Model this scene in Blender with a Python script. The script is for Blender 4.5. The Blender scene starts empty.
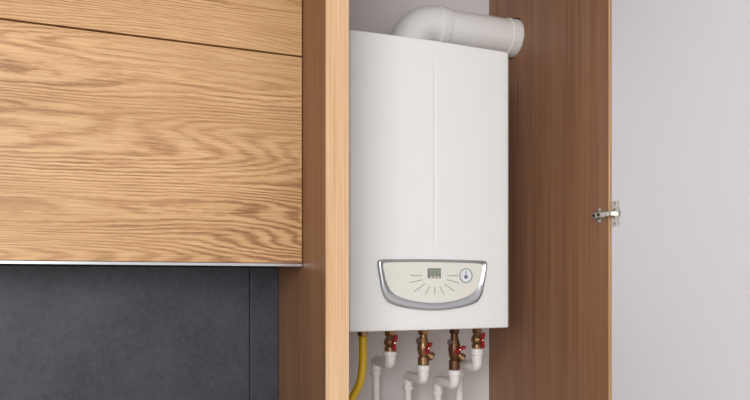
import bpy, bmesh, math
from mathutils import Vector, Matrix
H=1.5
sc=bpy.context.scene
sc.view_settings.view_transform='Standard'
col=sc.collection
# ---------------------------------------------------------------- materials
def lin(c):
    return tuple(((v/255)/12.92 if v/255<=0.04045 else ((v/255+0.055)/1.055)**2.4) for v in c)+(1,)
def newmat(name,c,rough=.5,metal=0.,coat=0.):
    m=bpy.data.materials.new(name); m.use_nodes=True
    b=m.node_tree.nodes['Principled BSDF']
    b.inputs['Base Color'].default_value=lin(c); b.inputs['Roughness'].default_value=rough
    b.inputs['Metallic'].default_value=metal; b.inputs['Coat Weight'].default_value=coat
    return m
def N(m,t,**k):
    n=m.node_tree.nodes.new(t)
    for a,v in k.items(): setattr(n,a,v)
    return n
def noise(m,scale3,detail=2,sc_=1.0,rough=.5,loc=(0,0,0)):
    tc=N(m,'ShaderNodeTexCoord'); mp=N(m,'ShaderNodeMapping'); no=N(m,'ShaderNodeTexNoise')
    mp.inputs['Scale'].default_value=scale3; mp.inputs['Location'].default_value=loc
    no.inputs['Scale'].default_value=sc_; no.inputs['Detail'].default_value=detail; no.inputs['Roughness'].default_value=rough
    L=m.node_tree.links
    L.new(tc.outputs['Object'],mp.inputs['Vector']); L.new(mp.outputs[0],no.inputs['Vector'])
    return no.outputs['Fac']
def math_(m,op,a,b=None,c=None):
    n=N(m,'ShaderNodeMath',operation=op)
    for i,v in enumerate((a,b,c)):
        if v is None: continue
        if isinstance(v,(int,float)): n.inputs[i].default_value=v
        else: m.node_tree.links.new(v,n.inputs[i])
    return n.outputs[0]
def ramp(m,fac,stops):
    r=N(m,'ShaderNodeValToRGB'); e=r.color_ramp.elements
    while len(e)<len(stops): e.new(.5)
    for i,(p,c) in enumerate(stops): e[i].position=p; e[i].color=lin(c)
    m.node_tree.links.new(fac,r.inputs[0]); return r.outputs[0]
def mult(m,a,b,f=1.0):
    n=N(m,'ShaderNodeMix',data_type='RGBA',blend_type='MULTIPLY')
    n.inputs[0].default_value=f
    m.node_tree.links.new(a,n.inputs[6]); m.node_tree.links.new(b,n.inputs[7]); return n.outputs[2]
def setcol(m,c): m.node_tree.links.new(c,m.node_tree.nodes['Principled BSDF'].inputs['Base Color'])
def bump(m,h,s=.1,d=.002):
    b=N(m,'ShaderNodeBump'); b.inputs['Strength'].default_value=s; b.inputs['Distance'].default_value=d
    m.node_tree.links.new(h,b.inputs['Height']); m.node_tree.links.new(b.outputs[0],m.node_tree.nodes['Principled BSDF'].inputs['Normal'])

# flat-sawn oak veneer, horizontal grain (contour lines of a stretched field = cathedral figure)
oak=newmat('oak_veneer',(200,150,100),.5)
tc=N(oak,'ShaderNodeTexCoord'); sp=N(oak,'ShaderNodeSeparateXYZ'); oak.node_tree.links.new(tc.outputs['Object'],sp.inputs[0])
z=sp.outputs[2]
n1=noise(oak,(.95,1,8.0),1.2,1,.4,(3.1,0,1.7))
n2=noise(oak,(20,1,90),2,1,.6)
v=math_(oak,'ADD',math_(oak,'MULTIPLY',n1,190),math_(oak,'MULTIPLY',z,430))
v=math_(oak,'ADD',v,math_(oak,'MULTIPLY',n2,6))
s=math_(oak,'MULTIPLY_ADD',math_(oak,'SINE',v),.5,.5)
s=math_(oak,'POWER',s,1.4)
amp=noise(oak,(1.6,1,7),2,1,.5,(9,0,4))
amp=math_(oak,'MULTIPLY_ADD',amp,1.7,-.3)
s=math_(oak,'MULTIPLY',s,amp)
fine=noise(oak,(10,10,520),3,1,.7)
blot=noise(oak,(1.2,1,9),3,1,.5,(5,0,0))
s2=math_(oak,'ADD',math_(oak,'MULTIPLY',s,.45),math_(oak,'MULTIPLY',fine,.90))
c=ramp(oak,s2,[(.30,(226,189,143)),(.48,(212,171,124)),(.66,(190,146,101)),(.88,(146,102,66))])
c=mult(oak,c,ramp(oak,blot,[(.3,(255,255,255)),(.7,(228,220,208))]))
setcol(oak,c); bump(oak,s2,.15,.001)

def vgrain(name,cols,sx=160,sz=2.5,rough=.5,wid=14):
    m=newmat(name,cols[1],rough)
    a=noise(m,(sx,sx,sz),4,1,.65); b=noise(m,(wid,wid,.7),2,1,.5,(2,5,0))
    f=math_(m,'ADD',math_(m,'MULTIPLY',a,.7),math_(m,'MULTIPLY',b,.3))
    setcol(m,ramp(m,f,[(.32,cols[0]),(.5,cols[1]),(.66,cols[2])])); bump(m,a,.08,.001); return m
oak_edge=vgrain('oak_edge',[(226,192,152),(212,174,132),(188,148,106)],260,3)
oak_side_shaded=vgrain('oak_side_shaded',[(152,113,80),(133,96,65),(110,77,51)],200,2.5)  # oak with the shade of the side face put into its colour
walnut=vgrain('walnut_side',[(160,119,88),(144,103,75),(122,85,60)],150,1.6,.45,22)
white_lam=newmat('white_laminate',(227,229,237),.45)
boilw=newmat('boiler_enamel',(233,234,233),.3,0,.2)
pvc=newmat('white_pvc',(234,232,228),.4)
fluem=newmat('flue_enamel',(238,237,235),.35)
paint=newmat('wall_paint',(226,223,222),.8)
nn=noise(paint,(60,60,60),3); bump(paint,nn,.05,.001)
wr=newmat('right_wall_paint',(228,226,226),.8)
floorm=newmat('floor_oak',(168,140,110),.5)
fn=noise(floorm,(3,60,1),3); setcol(floorm,ramp(floorm,fn,[(.3,(180,158,134)),(.7,(146,126,104))]))
ceilm=newmat('ceiling_paint',(240,240,240),.8)
slate=newmat('dark_slate',(66,70,80),.5)
sn=noise(slate,(7,7,7),6,1,.65); sn2=noise(slate,(90,90,90),3)
setcol(slate,ramp(slate,math_(slate,'MULTIPLY_ADD',sn2,.35,math_(slate,'MULTIPLY',sn,.65)),[(.34,(36,40,48)),(.66,(64,68,78))])); bump(slate,sn2,.15,.001)
grout=newmat('grout',(18,20,25),.9)
alu=newmat('aluminium',(200,200,202),.3,.9)
dark=newmat('dark_gap',(50,36,26),.8)
chrome=newmat('satin_chrome',(186,189,194),.3,.75)
steel=newmat('nickel',(205,200,192),.25,1)
cream=newmat('cream_panel',(226,225,216),.4)
grey=newmat('grey_plastic',(120,122,122),.4)
lcd=newmat('lcd',(150,158,128),.2)
ink=newmat('ink',(140,140,132),.5)
gface=newmat('gauge_face',(225,228,230),.3)
gblue=newmat('gauge_blue',(70,95,130),.4)
brass=newmat('brass',(156,122,88),.35,.85)
bronze=newmat('dark_brass',(108,74,52),.4,.7)
red=newmat('red_handle',(150,22,32),.35)
yellow=newmat('yellow_hose',(232,190,30),.4)
rubber=newmat('black_rubber',(30,28,28),.7)
# ---------------------------------------------------------------- mesh helpers
def obj(name,bm,mat,parent=None,smooth=False):
    me=bpy.data.meshes.new(name); bmesh.ops.recalc_face_normals(bm,faces=bm.faces); bm.to_mesh(me); bm.free()
    o=bpy.data.objects.new(name,me); col.objects.link(o); me.materials.append(mat)
    if smooth:
        for p in me.polygons: p.use_smooth=True
        me.set_sharp_from_angle(angle=math.radians(40))
    if parent: o.parent=parent
    return o
def empty(name):
    e=bpy.data.objects.new(name,None); e.empty_display_size=.05; col.objects.link(e); return e
def box(name,x0,x1,y0,y1,z0,z1,mat,parent=None,bev=0.0):
    bm=bmesh.new(); bmesh.ops.create_cube(bm,size=1)
    for v in bm.verts: v.co=Vector(((x0+x1)/2+v.co.x*(x1-x0),(y0+y1)/2+v.co.y*(y1-y0),(z0+z1)/2+v.co.z*(z1-z0)))
    if bev: bmesh.ops.bevel(bm,geom=bm.edges[:],offset=bev,segments=2,affect='EDGES',profile=.5)
    return obj(name,bm,mat,parent)
def fillet(pts,r,n=10):
    pts=[Vector(p) for p in pts]; out=[pts[0]]
    for i in range(1,len(pts)-1):
        a=(pts[i-1]-pts[i]).normalized(); b=(pts[i+1]-pts[i]).normalized()
        ang=a.angle(b); t=r/math.tan(ang/2); c=pts[i]+(a+b).normalized()*(r/math.sin(ang/2))
        p0=pts[i]+a*t-c; p1=pts[i]+b*t-c; om=p0.angle(p1)
        for k in range(n+1):
            f=k/n; out.append(c+p0*(math.sin((1-f)*om)/math.sin(om))+p1*(math.sin(f*om)/math.sin(om)))
    out.append(pts[-1]); return out
def tube(name,path,rad,mat,parent=None,seg=24,caps=True):
    path=[Vector(p) for p in path]; n=len(path)
    rads=rad if isinstance(rad,list) else [rad]*n
    bm=bmesh.new(); rings=[]; t0=(path[1]-path[0]).normalized()
    u=t0.orthogonal().normalized()
    for i,p in enumerate(path):
        t=(path[min(i+1,n-1)]-path[max(i-1,0)]).normalized()
        u=(u-t*u.dot(t)).normalized(); w=t.cross(u)
        rings.append([bm.verts.new(p+(u*math.cos(2*math.pi*k/seg)+w*math.sin(2*math.pi*k/seg))*rads[i]) for k in range(seg)])
    for a,b in zip(rings,rings[1:]):
        for k in range(seg): bm.faces.new((a[k],a[(k+1)%seg],b[(k+1)%seg],b[k]))
    if caps: bm.faces.new(rings[0]); bm.faces.new(rings[-1][::-1])
    return obj(name,bm,mat,parent,True)
def lathe(name,c,axis,prof,mat,parent=None,seg=24):
    ax=Vector(axis).normalized(); u=ax.orthogonal().normalized()
    if seg==6: u=Vector((1,0,0)) if abs(ax.x)<.5 else Vector((0,1,0))
    w=ax.cross(u); bm=bmesh.new(); rings=[]
    for d,r in prof:
        rings.append([bm.verts.new(Vector(c)+ax*d+(u*math.cos(2*math.pi*k/seg)+w*math.sin(2*math.pi*k/seg))*max(r,1e-5)) for k in range(seg)])
    for a,b in zip(rings,rings[1:]):
        for k in range(seg): bm.faces.new((a[k],a[(k+1)%seg],b[(k+1)%seg],b[k]))
    bm.faces.new(rings[0]); bm.faces.new(rings[-1][::-1])
    return obj(name,bm,mat,parent,True)
# ---------------------------------------------------------------- room shell
YB=1.951
box('floor',-2.6,1.35,-3,YB+.1,-.1,0,floorm)
box('ceiling',-2.6,1.35,-3,YB+.1,2.7,2.8,ceilm)
box('wall_back',-2.6,1.35,YB,YB+.1,0,2.7,paint)
box('wall_right',1.25,1.35,-3,YB,0,2.7,wr)
box('wall_left',-2.6,-2.5,-3,YB,0,2.7,paint)
# ---------------------------------------------------------------- tiled splashback
YW=YB-.002
bs=empty('backsplash')
box('core',-2.49,.452,1.786,YW,.902,H+.04,grout,bs)
box('slab_1',-2.49,-.86,1.78,1.786,.902,H+.04,slate,bs,.0008)
box('slab_2',-.858,.3755,1.78,1.786,.902,H+.04,slate,bs,.0008)
box('slab_3',.3775,.452,1.78,1.786,.902,H+.04,slate,bs,.0008)
bc=empty('base_cabinet')
box('carcass',-2.49,.452,1.42,YW,.1,.86,oak_side_shaded,bc)
box('plinth',-2.49,.452,1.47,YW,0,.1,dark,bc)
box('worktop',-2.49,.452,1.395,YW,.86,.9,slate,bc,.002)
for i in range(4): box('door_front_%d'%(i+1),-2.487+i*.734,-2.487+(i+1)*.734-.003,1.40,1.42,.11,.84,oak,bc,.001)
# ---------------------------------------------------------------- upper cabinet
wc=empty('upper_cabinet')
YF=1.558
box('carcass',-2.49,.4515,YF+.021,YW,H+.044,2.55,oak_side_shaded,wc)
box('lower_flap_door',-.95,.4505,YF,YF+.02,H+.0455,H+.5195,oak,wc,.0008)
box('upper_flap_door',-.95,.4505,YF,YF+.02,H+.5235,H+1.04,oak,wc,.0008)
box('lower_flap_door_2',-2.49,-.954,YF,YF+.02,H+.0455,H+.5195,oak,wc,.0008)
box('upper_flap_door_2',-2.49,-.954,YF,YF+.02,H+.5235,H+1.04,oak,wc,.0008)
box('handle_profile',-2.49,.4515,YF-.001,YF+.03,H+.038,H+.0445,alu,wc,.0005)
# ---------------------------------------------------------------- tall cabinet
tc_=empty('tall_cabinet')
YC=1.388; XL0=.453; XL1=.503; XR=1.187
box('side_panel_left',XL0+.0,XL1,YC+.001,YW,0,2.6,oak_side_shaded,tc_)
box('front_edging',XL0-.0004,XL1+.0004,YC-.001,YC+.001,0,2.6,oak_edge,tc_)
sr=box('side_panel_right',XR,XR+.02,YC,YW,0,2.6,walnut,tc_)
FX,FY,FZ=.834,1.812,H+.742
cut=lathe('cut',(XR-.05,FY,FZ),(1,0,0),[(0,.0605),(.12,.0605)],dark,None,48)
md=sr.modifiers.new('hole','BOOLEAN'); md.operation='DIFFERENCE'; md.object=cut; md.solver='EXACT'
dg=bpy.context.evaluated_depsgraph_get()
nm=bpy.data.meshes.new_from_object(sr.evaluated_get(dg)); sr.modifiers.clear(); sr.data=nm
bpy.data.objects.remove(cut)
box('edge_band',XR-.0002,XR+.0202,YC-.0012,YC,0,2.6,oak_edge,tc_)
box('top_panel',XL1,XR,YC,YW,2.58,2.6,oak_side_shaded,tc_)
dr=box('open_door',XR+.004,XR+.023,YC-.64,YC-.006,.1,2.58,white_lam,tc_,.0008)
hz=H+.170
def hinge(hz,i):
    p=tc_
    box('hinge%d_mount_plate'%i,XR-.003,XR,YC+.012,YC+.052,hz-.010,hz+.010,steel,p,.001)
    box('hinge%d_mount_wing'%i,XR-.003,XR,YC+.026,YC+.038,hz-.020,hz+.020,steel,p,.001)
    box('hinge%d_arm'%i,XR-.013,XR-.002,YC-.004,YC+.048,hz-.0075,hz+.0075,steel,p,.002)
    box('hinge%d_arm_link'%i,XR-.014,XR+.003,YC-.022,YC-.003,hz-.0065,hz+.0065,steel,p,.002)
    box('hinge%d_cup_plate'%i,XR+.0015,XR+.0042,YC-.034,YC-.010,hz-.031,hz+.031,steel,p,.001)
    lathe('hinge%d_cup'%i,(XR+.0008,YC-.024,hz),(1,0,0),[(0,.012),(.001,.015),(.0045,.0155)],steel,p)
    for s in (-1,1):
        lathe('hinge%d_screw_%d'%(i,s+2),(XR+.0005,YC-.021,hz+s*.024),(1,0,0),[(0,.003),(.0006,.0042),(.003,.0042)],chrome,p,16)
        lathe('hinge%d_mscrew_%d'%(i,s+2),(XR-.0045,YC+.032,hz+s*.015),(1,0,0),[(0,.0028),(.0006,.004),(.004,.004)],chrome,p,16)
    lathe('hinge%d_adjust'%i,(XR-.0145,YC+.022,hz),(1,0,0),[(0,.003),(.0006,.0042),(.003,.0042)],dark,p,16)
    lathe('hinge%d_adjust_b'%i,(XR-.0145,YC+.040,hz),(1,0,0),[(0,.003),(.0006,.0042),(.003,.0042)],dark,p,16)
hinge(hz,1); hinge(hz-1.15,2)
# ---------------------------------------------------------------- boiler
bo=empty('gas_boiler')
CX=.8015; HW=.2285; Z0=H-.1185; Z1=H+.6125; YS=1.587
def surf(u): 
    a=abs(u)/HW
    soft=math.sqrt(a*a+.00005)
    return YS-.0065*(1-soft)-.001*(1-a*a)
def groove(u,z_):
    t=min(max((z_-(H+.08))/.05,0),1); t2=min(max((Z1-.03-z_)/.05,0),1)
    return t*t2*.0016*math.exp(-((u-.003)/.0035)**2)
us=sorted(set([round(-.2+.4*k/40,5) for k in range(41)]+[round(-.012+.024*k/16+.003,5) for k in range(17)]))
def loop(ins,zz):
    r=.010; pts=[]
    w=HW-ins
    for k in range(7):
        t=math.pi/2*k/6; pts.append((-w+r-r*math.cos(t), surf(w-r)+ins+r-r*math.sin(t)))
    for u in us: pts.append((u,surf(u)+ins+groove(u,zz)))
    for k in range(7):
        t=math.pi/2*(1-k/6); pts.append((w-r+r*math.cos(t), surf(w-r)+ins+r-r*math.sin(t)))
    pts.append((w,YB-.012)); pts.append((-w,YB-.012)); return pts
bm=bmesh.new(); rings=[]
R=.004
lev=[(Z0,R)]+[(Z0+R*(1-math.cos(t)),R*(1-math.sin(t))) for t in [math.pi/2*k/5 for k in range(1,6)]]
lev+=[(Z0+(Z1-Z0)*k/40,0) for k in range(1,40)]
lev+=[(Z1-R*(1-math.cos(t)),R*(1-math.sin(t))) for t in [math.pi/2*k/5 for k in range(5,0,-1)]]+[(Z1,R)]
for zz,ins in lev: rings.append([bm.verts.new((CX+u,y,zz)) for u,y in loop(ins,zz)])
m=len(rings[0])
for a,b in zip(rings,rings[1:]):
    for k in range(m): bm.faces.new((a[k],a[(k+1)%m],b[(k+1)%m],b[k]))
bm.faces.new(rings[0]); bm.faces.new(rings[-1][::-1])
obj('casing',bm,boilw,bo,True)
box('mounting_bracket',CX-.18,CX+.18,YB-.014,YB,Z1-.08,Z1-.02,steel,bo)
outer=[(0,.060),(.05,.0597),(.10,.0590),(.142,.0578),(.1525,.0535),(.1530,.041),(.148,.010),(.143,-.014),(.135,-.036),(.117,-.052),(.065,-.064),(0,-.069)]
inner=[(0,.0530),(.05,.0527),(.10,.0518),(.134,.0505),(.1405,.047),(.140,.037),(.134,.010),(.127,-.008),(.117,-.0225),(.094,-.0355),(.050,-.0465),(0,-.0505)]
def full(h):
    pts=h+[(-a,b) for a,b in h[-2:0:-1]]; n=len(pts); out=[]
    for i in range(n):
        p0,p1,p2,p3=[Vector(pts[(i+j)%n]) for j in (-1,0,1,2)]
        for k in range(5):
            t=k/5; out.append(.5*((2*p1)+(p2-p0)*t+(2*p0-5*p1+4*p2-p3)*t*t+(3*p1-p0-3*p2+p3)*t**3))
    return out
O=full(outer); I=full(inner); n=len(O)
prof=[(0,.001),(.02,-.006),(.18,-.0085),(.45,-.0095),(.7,-.0075),(1,-.004)]
bm=bmesh.new(); rr=[]
for f,off in prof:
    rr.append([bm.verts.new((CX+p.x,surf(p.x)+off,H+p.y)) for p in [O[i].lerp(I[i],f) for i in range(n)]])
for a,b in zip(rr,rr[1:]):
    for k in range(n): bm.faces.new((a[k],a[(k+1)%n],b[(k+1)%n],b[k]))
obj('control_panel_frame',bm,chrome,bo,True)
bm=bmesh.new(); cv=[]
for f in (0,.25,.5,.75,.99):
    if f==0: cv.append([bm.verts.new((CX,surf(0)-.0045,H+.005))])
    else: cv.append([bm.verts.new((CX+p.x,surf(p.x)-.0045,H+p.y)) for p in [Vector((0,.005)).lerp(I[i],f) for i in range(n)]])
for k in range(n): bm.faces.new((cv[0][0],cv[1][k],cv[1][(k+1)%n]))
for a,b in zip(cv[1:],cv[2:]):
    for k in range(n): bm.faces.new((a[k],a[(k+1)%n],b[(k+1)%n],b[k]))
obj('control_panel_fascia',bm,cream,bo,True)
def pbox(name,u0,u1,z0,z1,off,mat,b=0.0):
    y=surf((u0+u1)/2)-.0045
    return box(name,CX+u0,CX+u1,y-off,y+.0015,H+z0,H+z1,mat,bo,b)
pbox('display_bezel',-.020,.017,.012,.037,.0012,grey,.0008)
pbox('display_screen',-.015,.012,.019,.033,.0018,lcd)
for i in range(3): pbox('display_digit_%d'%(i+1),-.010+i*.007,-.006+i*.007,.022,.030,.0021,grey)
for i in range(3): pbox('display_button_%d'%(i+1),-.014+i*.010,-.008+i*.010,.0135,.0165,.0022,cream)
gu,gz=.090,.019; gy=surf(gu)-.0035
lathe('pressure_gauge_bezel',(CX+gu,gy,H+gz),(0,-1,0),[(0,.0195),(.003,.019),(.0045,.0175),(.003,.0165),(.001,.016)],chrome,bo,40)
lathe('pressure_gauge_face',(CX+gu,gy,H+gz),(0,-1,0),[(0,.0163),(.0022,.0163)],gface,bo,40)
box('pressure_gauge_needle',CX+gu-.001,CX+gu+.001,gy-.0032,gy-.002,H+gz-.003,H+gz+.012,ink,bo)
lathe('pressure_gauge_label',(CX+gu,gy-.002,H+gz-.003),(0,-1,0),[(0,.005),(.0006,.005)],gblue,bo,24)
for i,(a,r1) in enumerate([(176,.052),(197,.056),(222,.058),(247,.052),(270,.048),(293,.052),(318,.058),(343,.056),(4,.052)]):
    a=math.radians(a); e=(1.3,.95); r0=.028
    p0=Vector((r0*math.cos(a)*e[0],.016+r0*math.sin(a)*e[1])); p1=Vector((r1*math.cos(a)*e[0],.016+r1*math.sin(a)*e[1]))
    d=(p1-p0).normalized(); q=Vector((-d.y,d.x))*.0008
    bm=bmesh.new(); vs=[]
    for p in (p0+q,p1+q,p1-q,p0-q): vs.append(bm.verts.new((CX+p.x,surf(p.x)-.0052,H+p.y)))
    f=bm.faces.new(vs); r=bmesh.ops.extrude_face_region(bm,geom=[f])
    for g in r['geom']:
        if isinstance(g,bmesh.types.BMVert): g.co.y+=.001
    obj('dial_ray_%d'%(i+1),bm,ink,bo)
for i,(u,z_) in enumerate([(-.045,.030),(-.098,.022),(-.045,-.018),(.043,-.016),(.060,.028)]):
    lathe('button_%d'%(i+1),(CX+u,surf(u)-.004,H+z_),(0,-1,0),[(0,.0028),(.0014,.0028),(.002,.002)],cream if i%2 else gface,bo,16)
# ---------------------------------------------------------------- flue pipe
fl=empty('flue_pipe')
p=fillet([(FX,FY,Z1-.002),(FX,FY,FZ),(XR-.24,FY,FZ)],.085,20)
tube('elbow',p,.056,fluem,fl,48)
lathe('boiler_collar',(FX,FY,Z1-.001),(0,0,1),[(0,.066),(.012,.066),(.016,.060),(.02,.058)],fluem,fl,40)
lathe('elbow_socket',(XR-.262,FY,FZ),(1,0,0),[(0,.056),(.002,.0585),(.024,.0585),(.028,.0575),(.03,.053)],fluem,fl,40)
lathe('straight_duct',(XR-.24,FY,FZ),(1,0,0),[(0,.0535),(.2985,.0535)],fluem,fl,40)
lathe('end_collar',(XR-.03,FY,FZ),(1,0,0),[(0,.0535),(.002,.0560),(.026,.0560),(.05,.0560)],fluem,fl,40)
# ---------------------------------------------------------------- valves + pipes
YV=1.74; YP=1.842
def valve(x,zt,zn0,zn1,zax,kind):
    e=empty('shutoff_valve')
    top=Z0+.0; 
    lathe('boiler_stub',(x,YV,top),(0,0,-1),[(0,.010),(.03,.010)],brass,e,20)
    body=bronze if kind==2 else brass
    L=(top-(H+zn0))
    lathe('union_nut',(x,YV,top-.008),(0,0,-1),[(0,.0135),(.002,.0155),(.014,.0155),(.016,.0135)],body,e,6)
    k0=.024
    hgt=L-k0
    lathe('valve_body',(x,YV,top-k0),(0,0,-1),[(0,.010),(hgt*.12,.011),(hgt*.25,.015),(hgt*.45,.0175),(hgt*.62,.015),(hgt*.72,.011),(hgt*.74,.0155),(hgt*.98,.0155),(hgt,.012)],body,e,24)
    zc=top-k0-hgt*.42
    lathe('valve_stem',(x,YV,zc),(0,-1,0),[(0,.009),(.018,.009),(.02,.006),(.028,.006)],body,e,16)
    if kind in(1,2):
        lathe('strainer_leg',(x,YV,zc-.008),(.75,-.35,-.65),[(0,.010),(.022,.010),(.023,.0125),(.032,.0125),(.034,.009)],brass,e,16)
        lathe('drain_cap',(x,YV,zc-.026),(1,-.2,0),[(0,.006),(.018,.006),(.019,.0085),(.026,.0085)],rubber,e,16)
        lathe('gauge_port_cap',(x,YV,zc+.016),(-1,-.3,.2),[(0,.006),(.012,.006),(.013,.009),(.020,.009)],steel,e,16)
    def wings(dx,dz,ln):
        bm=bmesh.new()
        d=Vector((dx,0,dz)).normalized(); q=Vector((-d.z,0,d.x))
        secs=[(-ln,.0035),(-ln*.75,.0065),(-ln*.3,.0055),(0,.0075),(ln*.3,.0055),(ln*.75,.0065),(ln,.0035)]
        rings=[]
        for s_,w in secs:
            yy=YV-.030-.006*abs(s_/ln); c0=Vector((x,yy,zc))+d*s_
            rings.append([bm.verts.new(c0+q*w+Vector((0,.004,0))),bm.verts.new(c0+q*w*.7-Vector((0,.004,0))),bm.verts.new(c0-q*w*.7-Vector((0,.004,0))),bm.verts.new(c0-q*w+Vector((0,.004,0)))])
        for a,b in zip(rings,rings[1:]):
            for k in range(4): bm.faces.new((a[k],a[(k+1)%4],b[(k+1)%4],b[k]))
        bm.faces.new(rings[0]); bm.faces.new(rings[-1][::-1])
        bmesh.ops.bevel(bm,geom=bm.edges[:],offset=.0012,segments=2,affect='EDGES')
        obj('butterfly_handle',bm,red,e,True)
    if kind==0: wings(.12,1,.023)
    elif kind==1: wings(.5,1,.018)
    elif kind==2: wings(.9,.5,.018)
    else: wings(.05,1,.022)
    lathe('handle_screw',(x,YV-.034,zc),(0,-1,0),[(0,.0035),(.003,.0035),(.004,.002)],steel,e,12)
    pi=empty('water_pipe')
    hn=zn0-zn1
    lathe('threaded_adapter',(x,YV,H+zn0),(0,0,-1),[(0,.0165),(.001,.0185),(hn*.45,.0190),(hn*.5,.0160),(hn,.0155)],pvc,pi,12)
    pp=fillet([(x,YV,H+zn1+.002),(x,YV,H+zax),(x,YP,H+zax),(x,YP,H+zax-.04)],.011,8)
    tube('elbow_fitting',pp,.0142,pvc,pi,24)
    lathe('elbow_lip',(x,YP,H+zax-.030),(0,0,-1),[(0,.0142),(.001,.0158),(.010,.0158),(.011,.0142)],pvc,pi,24)
    lathe('pipe_run',(x,YP,H+zax-.03),(0,0,-1),[(0,.0112),(H+zax-.03,.0112)],pvc,pi,24)
    for zc2 in (1.02,.5):
        lathe('wall_clip',(x,YP,zc2),(0,1,0),[(0,.008),(YB-YP,.008)],pvc,pi,12)
valve(.750,0,-.184,-.208,-.220,0)
valve(.850,0,-.226,-.256,-.268,1)
valve(.947,0,-.244,-.275,-.287,2)
valve(1.020,0,-.186,-.226,-.240,3)
gh=empty('gas_hose')
lathe('hose_union',(.671,YV,Z0),(0,0,-1),[(0,.011),(.008,.011),(.009,.0145),(.022,.0145),(.024,.011)],brass,gh,6)
def bez(P,n=12):
    out=[]
    for i in range(len(P)-1):
        p0=Vector(P[max(i-1,0)]);p1=Vector(P[i]);p2=Vector(P[i+1]);p3=Vector(P[min(i+2,len(P)-1)])
        for k in range(n):
            t=k/n; out.append(.5*((2*p1)+(p2-p0)*t+(2*p0-5*p1+4*p2-p3)*t*t+(3*p1-p0-3*p2+p3)*t**3))
    out.append(Vector(P[-1])); return out
tube('hose',bez([(.671,YV,Z0-.02),(.671,YV,H-.17),(.670,YV,H-.22),(.660,YV,H-.27),(.632,YV+.01,H-.32),(.588,YV+.04,H-.37),(.566,YV+.09,H-.44),(.562,YV+.16,H-.52),(.562,YB,H-.56)]),.0105,yellow,gh,20)
# ---------------------------------------------------------------- light
def area(name,loc,tgt,sx,sy,e,c=(1,1,1)):
    l=bpy.data.lights.new(name,'AREA'); l.shape='RECTANGLE'; l.size=sx; l.size_y=sy; l.energy=e; l.color=c
    o=bpy.data.objects.new(name,l); col.objects.link(o); o.location=loc
    o.rotation_euler=(Vector(tgt)-Vector(loc)).to_track_quat('-Z','Y').to_euler(); return o
area('window_light',(-1.5,-1.6,2.0),(.7,1.7,1.6),1.8,1.6,84,(.98,.99,1))
w=bpy.data.worlds.new('world'); sc.world=w; w.use_nodes=True
w.node_tree.nodes['Background'].inputs[0].default_value=(.92,.96,1,1)
w.node_tree.nodes['Background'].inputs[1].default_value=.9
# ---------------------------------------------------------------- camera
cd=bpy.data.cameras.new('camera'); cd.sensor_width=36; cd.lens=700/750*36; cd.shift_y=83/750; cd.clip_start=.02
cam=bpy.data.objects.new('camera',cd); col.objects.link(cam); cam.location=(0,0,H)
cam.rotation_euler=(math.pi/2,0,-math.atan(700/1725)); sc.camera=cam
